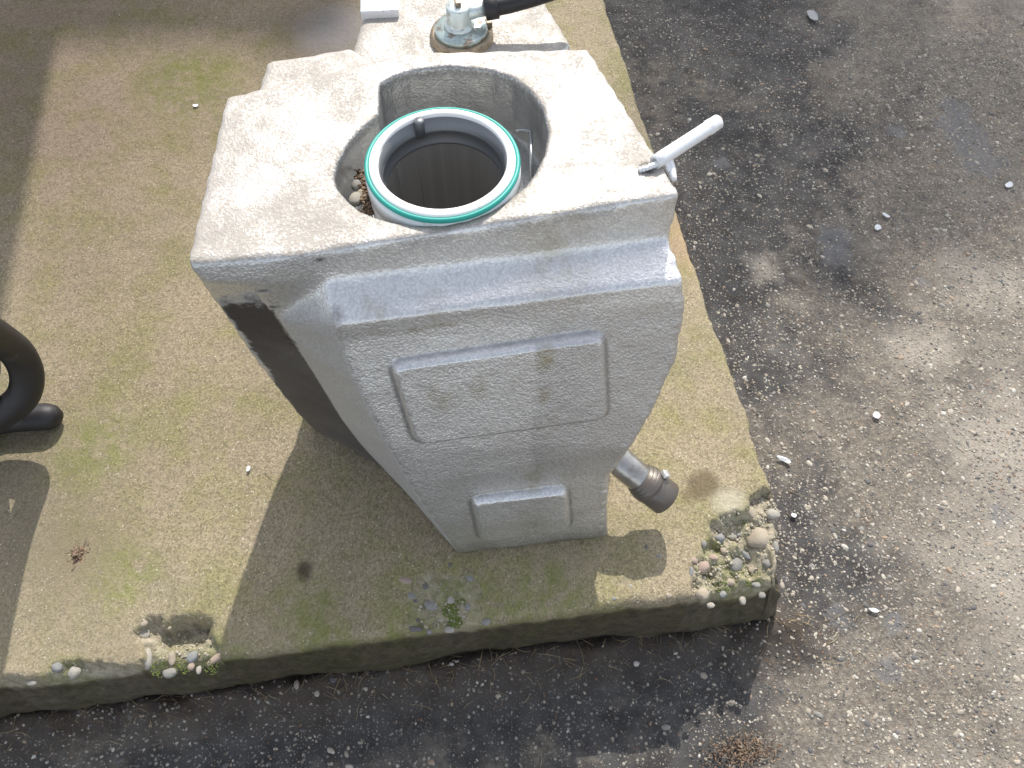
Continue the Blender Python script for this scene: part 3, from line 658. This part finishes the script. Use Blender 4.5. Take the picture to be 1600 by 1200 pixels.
mod(tmp, 'SMOOTH', factor=0.5, iterations=3)
mod(tmp, 'BOOLEAN', operation='DIFFERENCE', object=cut1, solver='EXACT')
mod(tmp, 'BOOLEAN', operation='DIFFERENCE', object=cut2, solver='EXACT')
mod(tmp, 'REMESH', mode='VOXEL', voxel_size=0.0019)
mod(tmp, 'SMOOTH', factor=0.5, iterations=3)
dg = bpy.context.evaluated_depsgraph_get()
body = bpy.data.meshes.new_from_object(tmp.evaluated_get(dg))
for q in (tmp, cut1, cut2): bpy.data.objects.remove(q)
nv = len(body.vertices); V = np.empty(nv * 3, np.float32); body.vertices.foreach_get('co', V); V = V.reshape(-1, 3).astype(float)
Nn = np.empty(nv * 3, np.float32); body.vertices.foreach_get('normal', Nn); Nn = Nn.reshape(-1, 3)
print('tank verts', nv)
# raised pads on the front: outlines measured on the face
def face_xz(pts): return [(q[0], q[2]) for q in pts]
def yface(v): return float(np.interp(v, [440, 480, 510, 580, 648, 699, 753, 804, 855], [.093, .093, .086, .068, .050, .037, .025, .0125, 0]))
def round_poly(pts, r, n=5):
    out = []
    for i in range(len(pts)):
        p = np.array(pts[i]); a = np.array(pts[i - 1]); b = np.array(pts[(i + 1) % len(pts)])
        da = (a - p) / np.linalg.norm(a - p); db = (b - p) / np.linalg.norm(b - p)
        s, e = p + da * r, p + db * r
        for k in range(n + 1): t = k / n; out.append((1 - t) ** 2 * s + 2 * t * (1 - t) * p + t * t * e)
    return out
front = sstep(0.35, 0.7, -Nn[:, 1]) * (V[:, 1] < 0.1)
pad_l = np.zeros(nv)
for px, hgt in (([(611, 566), (941, 519), (947, 648), (650, 688)], 0.0085), ([(737, 776), (884, 759), (890, 822), (752, 843)], 0.0079)):
    poly = round_poly(face_xz([LP(u, v, *(UP if hgt > .0082 else LO)) for u, v in px]), 0.011)
    sd = poly_sd(V[:, 0], V[:, 2], poly)
    pad = sstep(0.004, -0.003, sd) * hgt
    V += Nn * (pad * front)[:, None]
    pad_l = np.maximum(pad_l, sstep(-.0005, .0022, sd) * sstep(.0062, .0036, sd) * front)
# soft dents, uneven sheet
V += Nn * (0.0008 * fbm(V[:, 0] * 14, V[:, 2] * 14, V[:, 1] * 14, 3, 61) + 0.0005 * fbm(V[:, 0] * 70, V[:, 2] * 70, V[:, 1] * 70, 2, 62))[:, None]
# gently sink the left rear of the top, where the deck flows down to the vent
topw = sstep(0.6, 0.9, Nn[:, 2]) * ((V[:, 2] > HT - .014) | ((V[:, 2] > .32) & (V[:, 1] > .3)))
# step in the sheet left of the bulge (crease with a crack)
crease = np.array([(p[2][2], p[2][0], p[2][1]) for p in rings])[::-1]
cx = np.interp(V[:, 2], crease[:, 0], crease[:, 1]); cy = np.interp(V[:, 2], crease[:, 0], crease[:, 2])
dleft = cx - V[:, 0]                                       # >0 on the dark side panel
onside = (V[:, 1] < 0.23) & (Nn[:, 2] < 0.6) & (V[:, 2] < HT - 0.012)
panel = onside * sstep(-0.0005, 0.002, dleft)
V -= Nn * (panel * 0.0012 * sstep(.33, .30, V[:, 2]))[:, None]
# weld seam beads along the right edge of the front
redge = np.array([(p[0][2], p[0][0]) for p in rings])[::-1]
rx = np.interp(V[:, 2], redge[:, 0], redge[:, 1])
seam = sstep(0.007, 0.003, np.abs(rx - 0.004 - V[:, 0])) * (V[:, 2] < .30) * (Nn[:, 1] < 0.3)
V += Nn * (seam * 0.0008 * (0.6 + 0.8 * fbm(V[:, 2] * 260, V[:, 1] * 60, seed=66)))[:, None]
body.vertices.foreach_set('co', V.astype(np.float32).ravel()); body.update()
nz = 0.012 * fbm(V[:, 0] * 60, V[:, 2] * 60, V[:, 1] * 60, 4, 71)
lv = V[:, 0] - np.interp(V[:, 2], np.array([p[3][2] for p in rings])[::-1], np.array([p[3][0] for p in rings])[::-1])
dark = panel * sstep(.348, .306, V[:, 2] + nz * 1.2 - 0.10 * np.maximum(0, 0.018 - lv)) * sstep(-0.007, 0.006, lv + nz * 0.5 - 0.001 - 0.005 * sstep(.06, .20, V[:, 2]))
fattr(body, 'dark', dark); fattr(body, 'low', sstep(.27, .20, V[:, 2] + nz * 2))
recd = poly_sd(V[:, 0], V[:, 1], [LZ(u, v, HT)[:2] for u, v in REC])
fattr(body, 'top', topw)
fattr(body, 'crease', pad_l)
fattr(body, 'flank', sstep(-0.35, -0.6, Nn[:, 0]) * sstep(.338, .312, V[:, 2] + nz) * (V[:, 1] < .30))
fattr(body, 'foot', sstep(.035, .004, V[:, 2] + nz * .8) * (V[:, 1] < .2))
wx = V[:, 0] - (0.002 + 0.05 * (V[:, 2] - .2)) - 0.004 * fbm(V[:, 2] * 30, V[:, 2] * 0, seed=95)
fattr(body, 'reflection_band', sstep(-0.002, 0.004, wx) * (V[:, 1] < .092) * sstep(.31, .285, V[:, 2]) * sstep(.10, .15, V[:, 2]))  # darker right part of the face: a reflection painted into the colour
lipedge = sstep(.010, .002, np.abs(V[:, 2] - HT + .004)) * (V[:, 1] < .19) * (Nn[:, 1] < -0.2)
rimgrit = sstep(0.004, 0.0, np.abs(recd)) * sstep(HT - .012, HT - .004, V[:, 2]) * sstep(.10, .2, V[:, 1])
crackg = onside * sstep(0.0030, 0.0010, np.abs(dleft)) * (V[:, 2] < .31)
c_end = LY(522, 492, .0915); endg = sstep(0.016, 0.005, np.linalg.norm((V - c_end) * np.array([1.6, 1, .8]), axis=1))
spots = np.zeros(nv)
for (u, v, yy, r) in ((457, 530, .127, .0075), (459, 541, .127, .006), (470, 405, .122, .005), (500, 409, .122, .005), (412, 452, .124, .005), (428, 478, .125, .005), (498, 612, .127, .005), (990, 342, .118, .009), (1010, 338, .118, .007), (365, 410, .124, .003), (1000, 350, .118, .006)):
    spots = np.maximum(spots, sstep(r, r * .4, np.linalg.norm((V - LY(u, v, yy)) * np.array([.6, 1, 1.5]), axis=1)))
weldg = np.zeros(nv)
for (u, v, r) in ((1010, 262, .010), (1028, 250, .006)): weldg = np.maximum(weldg, sstep(r, r * .4, np.linalg.norm(V - LZ(u, v, HT), axis=1)))
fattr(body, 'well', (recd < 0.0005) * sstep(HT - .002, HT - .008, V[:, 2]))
inrec = (recd < -0.002) * (V[:, 2] < HT - .006)
fattr(body, 'grit', np.clip(np.maximum.reduce([lipedge * 0.25 * (fbm(V[:, 0] * 30, V[:, 1] * 30, seed=77) > 0.05), rimgrit * 0.62, crackg, endg * 0.8, spots, weldg * 0.8, inrec * 0.25]), 0, 1))
ol = np.zeros(nv)
for (u, v, yy, r, k) in ((852, 560, .066, .014, 1), (850, 610, .06, .011, .8), (860, 640, .055, .012, .7), (830, 730, .04, .022, .8), (690, 610, .064, .02, .6), (745, 600, .064, .013, .7), (585, 490, .09, .018, .5), (680, 480, .09, .018, .35), (870, 385, .118, .05, .45), (830, 800, .02, .03, .4)):
    ol = np.maximum(ol, k * sstep(r, r * .3, np.linalg.norm((V - LY(u, v, yy)) * np.array([1.2, .6, .7]), axis=1)))
rust = sstep(.004, .001, np.abs(V[:, 2] - .309 - .003 * fbm(V[:, 0] * 30, V[:, 1] * 0, seed=80))) * (V[:, 1] < .1) * sstep(-.02, -.06, V[:, 0]) * (V[:, 0] > -.135)
fattr(body, 'olive', np.clip(np.maximum(ol * 1.0, rust * .7), 0, 1))
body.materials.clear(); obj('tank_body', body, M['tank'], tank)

# filler neck
neck_o = empty('filler_neck', tuple(NC)); neck_o.parent = tank
NZ = 0.0
prof = [(0.0512, -0.024), (0.0503, -0.003), (0.0506, 0.0), (0.0560, 0.0), (0.0572, -0.0015), (0.0572, -0.0075), (0.0598, -0.0085), (0.0612, -0.0105), (0.0612, -0.022), (0.0590, -0.024), (0.0590, -0.030), (0.0606, -0.032), (0.0606, -0.052), (0.0545, -0.07), (0.0545, -0.078), (0.0512, -0.078)]
obj('neck_collar', lathe(prof, 96, None, True), M['rim'], neck_o)
t = lathe([(0.0573 + 0.0016 + 0.0020 * math.cos(a), -0.0036 + 0.0024 * math.sin(a)) for a in np.linspace(0, 2 * math.pi, 17)[:-1]], 96, None, True)
obj('rubber_seal', t, M['teal'], neck_o)
obj('neck_lining', lathe([(0.0497, -0.003), (0.0490, -0.0135), (0.0478, -0.0145), (0.0478, -0.0165), (0.0484, -0.0175), (0.0480, -0.0255), (0.0466, -0.0268), (0.0466, -0.0285), (0.0510, -0.029), (0.0508, -0.003)], 96, None, True), M['inner'], neck_o)
obj('inner_cup', lathe([(0.0476, -0.0284), (0.0498, -0.0300), (0.0504, -0.0310), (0.0504, -0.255), (0.0, -0.262), (0.0, -0.264), (0.0510, -0.257), (0.0510, -0.0292), (0.0490, -0.0275)], 96, None, True), M['cup'], neck_o)
for i, (aa, w) in enumerate(((1.93, 0.0012), (2.35, 0.0035))):
    o = obj('weld_strip', box_mesh(w, 0.0010, 0.20, 0.0003, Matrix.Rotation(aa - math.pi / 2, 4, 'Z') @ Matrix.Translation((0, 0.0501, -0.137))), M['strip'], neck_o)
ta = math.atan2(*(LZ(651, 182, HT + .008) - NC)[[1, 0]])
o = obj('locating_tab', lathe([(0.0, 0.0004), (0.0035, 0.0004), (0.0040, -0.0005), (0.0040, -0.016), (0.0, -0.016)], 24), M['inner'], neck_o); o.location = (0.0475 * math.cos(ta), 0.0475 * math.sin(ta), 0)
# wire clip in the recess
w = [LZ(806, 204, HT - .03), LZ(826, 205, HT - .03), LZ(829, 212, HT - .03), LZ(830, 245, HT - .03), LZ(831, 285, HT - .045)]
obj('wire_clip', tube(spline(w, 5), 0.0017, 10), M['wire'], tank)
# grit caught between neck and recess
items = []
for _ in range(240):
    t_ = random.random(); u, v = lerp(563, 575, t_) + random.gauss(0, 5), lerp(265, 335, t_)
    p = LZ(u, v, HT - .055 + random.uniform(0, .004) + 0.026); s = random.uniform(.0007, .0019); items.append((p, (s * 1.3, s, s * .7), random.uniform(0, 6.28)))
VV, FF = [], []
for i, (p, s, yw) in enumerate(items): VV.append((V0 * np.array(s)) @ rot_z(yw).T + p); FF.append(F0 + i * len(V0))
o = obj('grit', np_mesh(np.concatenate(VV), np.concatenate(FF)), M['seed']); o.location = tuple(ORG); o.rotation_euler = (0, 0, TH)
tag(o, kind='stuff')
def wpt(l): return ORG + EX * l[0] + EY * l[1] + np.array([0, 0, l[2]])
for (u, v, r, mt, lab) in ((556, 312, .0058, 'peb_white', 'cream pebble caught in the recess left of the filler neck'), (558, 290, .0045, 'peb_gray', 'grey pebble in the recess just above the cream pebble'), (565, 302, .0036, 'peb_tan', 'small tan pebble squeezed between the cream pebble and the filler neck')):
    o = obj('pebble', pebble_mesh(r, r * 1.25, r * .8, int(u)), M[mt]); o.location = tuple(wpt(LZ(u, v, HT - .028))); tag(o, lab, 'pebble', 'pebbles in the tank recess')

# vent valve on the rear deck
vc = LZ(721, 50, ZS + .006); s_ = np.linalg.norm(LZ(770, 52, ZS) - LZ(672, 52, ZS)) / 2
valve = empty('vent_valve', tuple(vc)); valve.parent = tank
obj('mounting_ring', lathe([(0, -.012), (s_, -.012), (s_ * 1.01, -.009), (s_ * 1.01, -.003), (s_ * .97, -.001), (s_ * .97, .0005), (s_ * .86, .001), (0, .001)], 64), M['brass'], valve)
obj('valve_plate', lathe([(0, .001), (s_ * .84, .001), (s_ * .84, .0045), (s_ * .80, .0058), (0, .0062)], 64), M['zinc_green'], valve)
hub = obj('valve_hub', lathe([(0, .005), (.0135, .005), (.0140, .008), (.0118, .009), (.0112, .012), (.0112, .026), (.0100, .0275), (0, .0275)], 40), M['zinc'], valve)
hub_l = np.array(LZ(716, 26, ZS + .02)) - vc; hub.location = (hub_l[0] * .9, hub_l[1] * .3, 0)
o = obj('valve_stud', box_mesh(.0055, .008, .006, .001), M['brass'], valve); o.location = (hub.location[0], hub.location[1], .0290)
hd = np.array([hub.location[0], hub.location[1], .018])
arm_d = (LZ(800, 5, ZS + .03) - vc) - hd; arm_d = arm_d / np.linalg.norm(arm_d)
obj('valve_arm', tube([hd + arm_d * t for t in (0.004, .014, .016, .028)], [.0068, .0068, .0062, .0062], 16), M['zinc'], valve)
obj('hose_ferrule', tube([hd + arm_d * t for t in (.024, .0245, .036, .0365)], [.0085, .0105, .0108, .0095], 24), M['rubber'], valve)
hp = [hd + arm_d * .034, hd + arm_d * .05, hd + arm_d * .085 + np.array([0, .002, .002]), hd + arm_d * .14 + np.array([.004, .012, .004]), hd + arm_d * .22 + np.array([.0, .04, -.005])]
obj('vent_hose', tube(spline(hp, 8), .0082, 20), M['rubber'], valve)
nut = obj('retaining_clip', box_mesh(.006, .007, .006, .001), M['brass'], valve); nl = LZ(764, 38, ZS + .008) - vc; nut.location = (nl[0], nl[1], .003)
# square lug at the rear
lp = LZ(593, 3, ZS + .008); o = obj('mounting_lug', box_mesh(.036, .030, .012, .0012), M['white_pipe'], tank); o.location = (lp[0], lp[1] + .002, ZS + .002); o.rotation_euler = (0, 0, R(-5))
# breather pipe at the right
a, b = LZ(1034, 247, HT + .004), LZ(1122, 190, HT + .004); d = b - a; L_ = np.linalg.norm(d)
path = [a - d * .12, a, a + d * .78, a + d * .80, a + d * .83, a + d * .86, a + d * .90, b - d * .005, b]
obj('breather_pipe', tube(path, [.0056, .0058, .0058, .0058, .0064, .0064, .0061, .0060, .0052], 24, 0.6), M['white_pipe'], tank)
wl = [LZ(998, 266, HT + .001), LZ(1012, 262, HT + .003), LZ(1026, 256, HT + .004), LZ(1038, 250, HT + .003), LZ(1046, 268, HT - .004)]
obj('weld_bead', tube(spline(wl, 8), [.0016 + .0010 * abs(math.sin(i * 1.1)) for i in range(33)], 12, 0, .15), M['white_pipe'], tank)
gp = [LZ(1040, 246, HT + .001), LZ(1047, 262, HT - .004), LZ(1054, 282, HT - .006)]
obj('pipe_gusset', tube(spline(gp, 5), [.0052, .0050, .0048, .0046, .0044, .0042, .004, .0036, .003, .0026, .002], 12), M['white_pipe'], tank)

# outlet elbow low on the right
e0 = LZ(940, 690, .082); e1 = LZ(972, 724, .074); e2 = LZ(1005, 751, .061); e3 = LZ(1041, 779, .044)
elbow = empty('outlet_pipe', tuple(e1)); elbow.parent = tank
q = lambda p: p - e1
k_ = 0.0153
pth = spline([q(e0 + np.array([-.03, .0, .0])), q(e0), q(e1), q(lerp(e2, e3, .3))], 8)
obj('outlet_tube', tube(pth, k_, 32), M['tube'], elbow)
dd = (e3 - e2) / np.linalg.norm(e3 - e2)
s0 = q(e2) - dd * .002; sl = float(np.linalg.norm(e3 - e2)) + .002
obj('rubber_sleeve', tube([s0, s0 + dd * .0006, s0 + dd * (sl * .5), s0 + dd * (sl - .001), s0 + dd * sl], [k_ + .0018, k_ + .0030, k_ + .0034, k_ + .0034, k_ + .0026], 40, 0.80), M['rubber_brown'], elbow)
cl = obj('hose_clamp', tube([s0 + dd * .0045, s0 + dd * .005, s0 + dd * .0130, s0 + dd * .0135], [k_ + .0034, k_ + .0042, k_ + .0042, k_ + .0034], 40, .9), M['rubber_brown'], elbow)
sx_ = np.cross(dd, np.array([0, 0, 1.0])); sx_ /= np.linalg.norm(sx_); upv = np.cross(sx_, dd)
if upv[2] < 0: upv = -upv
side_v = upv * .8 + np.array([.5, .3, 0]); side_v = side_v - dd * (side_v @ dd); side_v /= np.linalg.norm(side_v)
M4 = axis_frame(s0 + dd * .0115 + side_v * (k_ + .007), side_v)
obj('clamp_screw', box_mesh(.008, .007, .005, .0008, M4), M['bare_alu'], elbow)

# ------------------------------------------------------------------ BLACK HOSE at the left
hose = empty('rubber_hose', (-0.52, 0.47, 0.0))
tag(hose, 'looped thick black rubber hose lying at the left border of the slab', 'hose')
hq = lambda u, v, z: at_z(u, v, z) - np.array([-0.52, 0.47, 0.0])
zl = 0.085
loop = [hq(-230, 470, .40), hq(-150, 478, .34), (hq(-85, 488, .28)), hq(-38, 508, .22), hq(0, 530, .165), hq(28, 553, .125), hq(42, 585, .095), hq(36, 618, .072), hq(8, 643, .056), hq(-40, 668, .045), hq(-110, 690, .03), hq(-200, 700, .022)]
obj('hose_loop', tube(spline(loop, 8), 0.0165, 32), M['rubber'], hose)
coil = [hq(-300, 470, .40), hq(-200, 485, .34), hq(-118, 500, .28), hq(-72, 522, .22), hq(-38, 555, .15), hq(-34, 590, .10), hq(-52, 630, .06), hq(-120, 670, .03)]  # unseen second tube, added to fill out the shadow of the hose
obj('shadow_coil', tube(spline(coil, 8), 0.019, 32), M['rubber'], hose)
end = [hq(-120, 690, .016), hq(-40, 665, .016), hq(20, 654, .016), hq(72, 651, .016), hq(82, 652, .016), hq(89, 654, .016), hq(92, 655, .016)]
obj('hose_end', tube(end, [.0155, .0155, .0155, .0155, .0142, .0105, .005], 28), M['rubber'], hose)

# ------------------------------------------------------------------ unseen things placed outside the picture to cast the shade
g0 = at_z(85, 60, 0); g1 = at_z(0, 500, 0); ch = 1.7  # unseen raised board, added to shade the upper left of the slab
q0, q1 = g0 + SUN * (ch / SUN[2]), g1 + SUN * (ch / SUN[2]); dv = (q0 - q1)[:2]; dv = dv / np.linalg.norm(dv)
yaw = math.atan2(dv[1], dv[0]) - math.pi / 2
cl_, cw = 1.5, 1.1
fr = q1[:2] - dv * 0.12; lf = np.array([-dv[1], dv[0]]); cc = fr + dv * cl_ / 2 + lf * cw / 2
shade_root = empty('shade_board', (cc[0], cc[1], 0), yaw); tag(shade_root, 'unseen timber board on posts, added to shade the left of the slab', 'shade_board')
ct = obj('shade_board_top', box_mesh(cw, cl_, .03, .003), M['wood'], shade_root); ct.location = (0, 0, ch)
for sx in (-.48, .48):
    for sy in (.50, .70):
        l_ = obj('post', box_mesh(.06, .06, ch - .016, .003), M['wood'], shade_root); l_.location = (sx, sy, (ch - .016) / 2)
house = empty('house', (0, 0, 0)); tag(house, 'house with overhanging shingle roof beyond the slab, out of view', 'house')
def put(name, sx, sy, sz, p, mat, par, rx=0):
    o = obj(name, box_mesh(sx, sy, sz, .01), mat, par, False); o.location = p; o.rotation_euler = (rx, 0, 0); return o
ez = 6.0; g = np.array([-0.5, 1.135, 0]) + SUN * (ez / SUN[2])
ex1 = -0.26 + SUN[0] * ez / SUN[2]
put('wall', 7.0, .2, 3.0, (ex1 - 3.9, g[1] + .65, 1.38), M['wall'], house)
put('roof', 7.6, 3.2, .12, (ex1 - 3.8, g[1] + 1.45, ez + .60), M['roof'], house, R(24))
put('gutter', 7.6, .12, .12, (ex1 - 3.8, g[1] + .05, ez - .06), M['wood'], house)
# tree whose crown dapples the asphalt
TB = np.array([2.0, 9.6, -SLAB_T])
tree = empty('leafy_tree', tuple(TB)); tag(tree, 'leafy tree beyond the yard, out of view, dappling the asphalt', 'tree')
tp = [(0, 0, 0), (.08, .0, 2.2), (-.05, .05, 4.4), (.05, 0, 6.4), (0, .1, 8.6)]
obj('trunk', tube(spline(tp, 5), [.22 - .008 * i for i in range(21)], 14, 0, .05), M['bark'], tree)
def shade_ok(p):
    w_ = p + TB; g_ = w_ - SUN * ((w_[2] + SLAB_T) / SUN[2]); x_, y_ = g_[0], g_[1]
    lim = 0.66 + 0.34 * max(0, x_ - .25) + 0.06 * math.sin(x_ * 9) + 0.04 * math.sin(x_ * 23 + 1)
    q_ = INV @ (g_[:2] - A0)
    return y_ > lim and q_[0] < 0.03
cen = np.array([1.0, 1.85, -SLAB_T]) + SUN * 11.2 - TB
leaves = []; tries = 0
while len(leaves) < 3000 and tries < 90000:
    tries += 1; d_ = rng.normal(0, 1, 3); d_ /= np.linalg.norm(d_); r_ = rng.random() ** .4
    p = cen + d_ * r_ * np.array([1.6, 1.9, 1.3])
    if fbm(p[0:1] * 1.5, p[1:2] * 1.5, p[2:3] * 1.5, 3, 91)[0] < -0.16: continue
    if shade_ok(p): leaves.append(p)
LV, LF = [], []
for i, p in enumerate(leaves):
    a_ = Matrix.Rotation(rng.uniform(0, 6.28), 3, 'Z') @ Matrix.Rotation(rng.uniform(-.9, .9), 3, 'X'); s = rng.uniform(.04, .075)
    for c in ((-.5, 0, 0), (0, -.35, .05), (.6, 0, 0), (0, .35, .05)): LV.append(np.array(a_ @ Vector(c)) * s * 1.6 + p)
    LF.append((4 * i, 4 * i + 1, 4 * i + 2, 4 * i + 3))
obj('crown', np_mesh(LV, LF), M['leaf'], tree)
for k in range(7):
    a_ = k * .95; e_ = Vector(leaves[k * 311]); b_ = Vector((0, .05, 5.2 + .4 * k))
    obj('limb', tube(spline([b_, b_.lerp(e_, .5) + Vector((0, 0, .15)), e_], 4), [.06 - .005 * i for i in range(9)], 8), M['bark'], tree)

# ------------------------------------------------------------------ light, sky, camera
w = bpy.data.worlds.new('World'); scene.world = w; w.use_nodes = True
sky = w.node_tree.nodes.new('ShaderNodeTexSky'); sky.sky_type = 'NISHITA'; sky.sun_disc = False
sky.sun_elevation = R(SUN_EL); sky.sun_rotation = R(SUN_AZ); sky.air_density = 1.0; sky.dust_density = 1.5
hs = w.node_tree.nodes.new('ShaderNodeHueSaturation'); hs.inputs['Saturation'].default_value = 0.45
w.node_tree.links.new(sky.outputs[0], hs.inputs['Color']); w.node_tree.links.new(hs.outputs[0], w.node_tree.nodes['Background'].inputs[0]); w.node_tree.nodes['Background'].inputs[1].default_value = 0.15
sd = bpy.data.lights.new('Sun', 'SUN'); sd.energy = 2.5; sd.angle = R(0.53); sd.color = (1.0, 0.955, 0.89)
so = bpy.data.objects.new('Sun', sd); COL.objects.link(so); so.rotation_euler = Vector(SUN).to_track_quat('Z', 'Y').to_euler()
cd = bpy.data.cameras.new('Camera'); co = bpy.data.objects.new('Camera', cd); COL.objects.link(co)
cd.sensor_width = 36; cd.lens = F / 1600 * 36; cd.clip_start = 0.02; cd.clip_end = 500
co.location = tuple(CAM); co.rotation_euler = (R(90) - PITCH, 0, 0); scene.camera = co
vs = scene.view_settings; vs.view_transform = 'Standard'; vs.look = 'None'; vs.exposure = 0.95; vs.gamma = 1
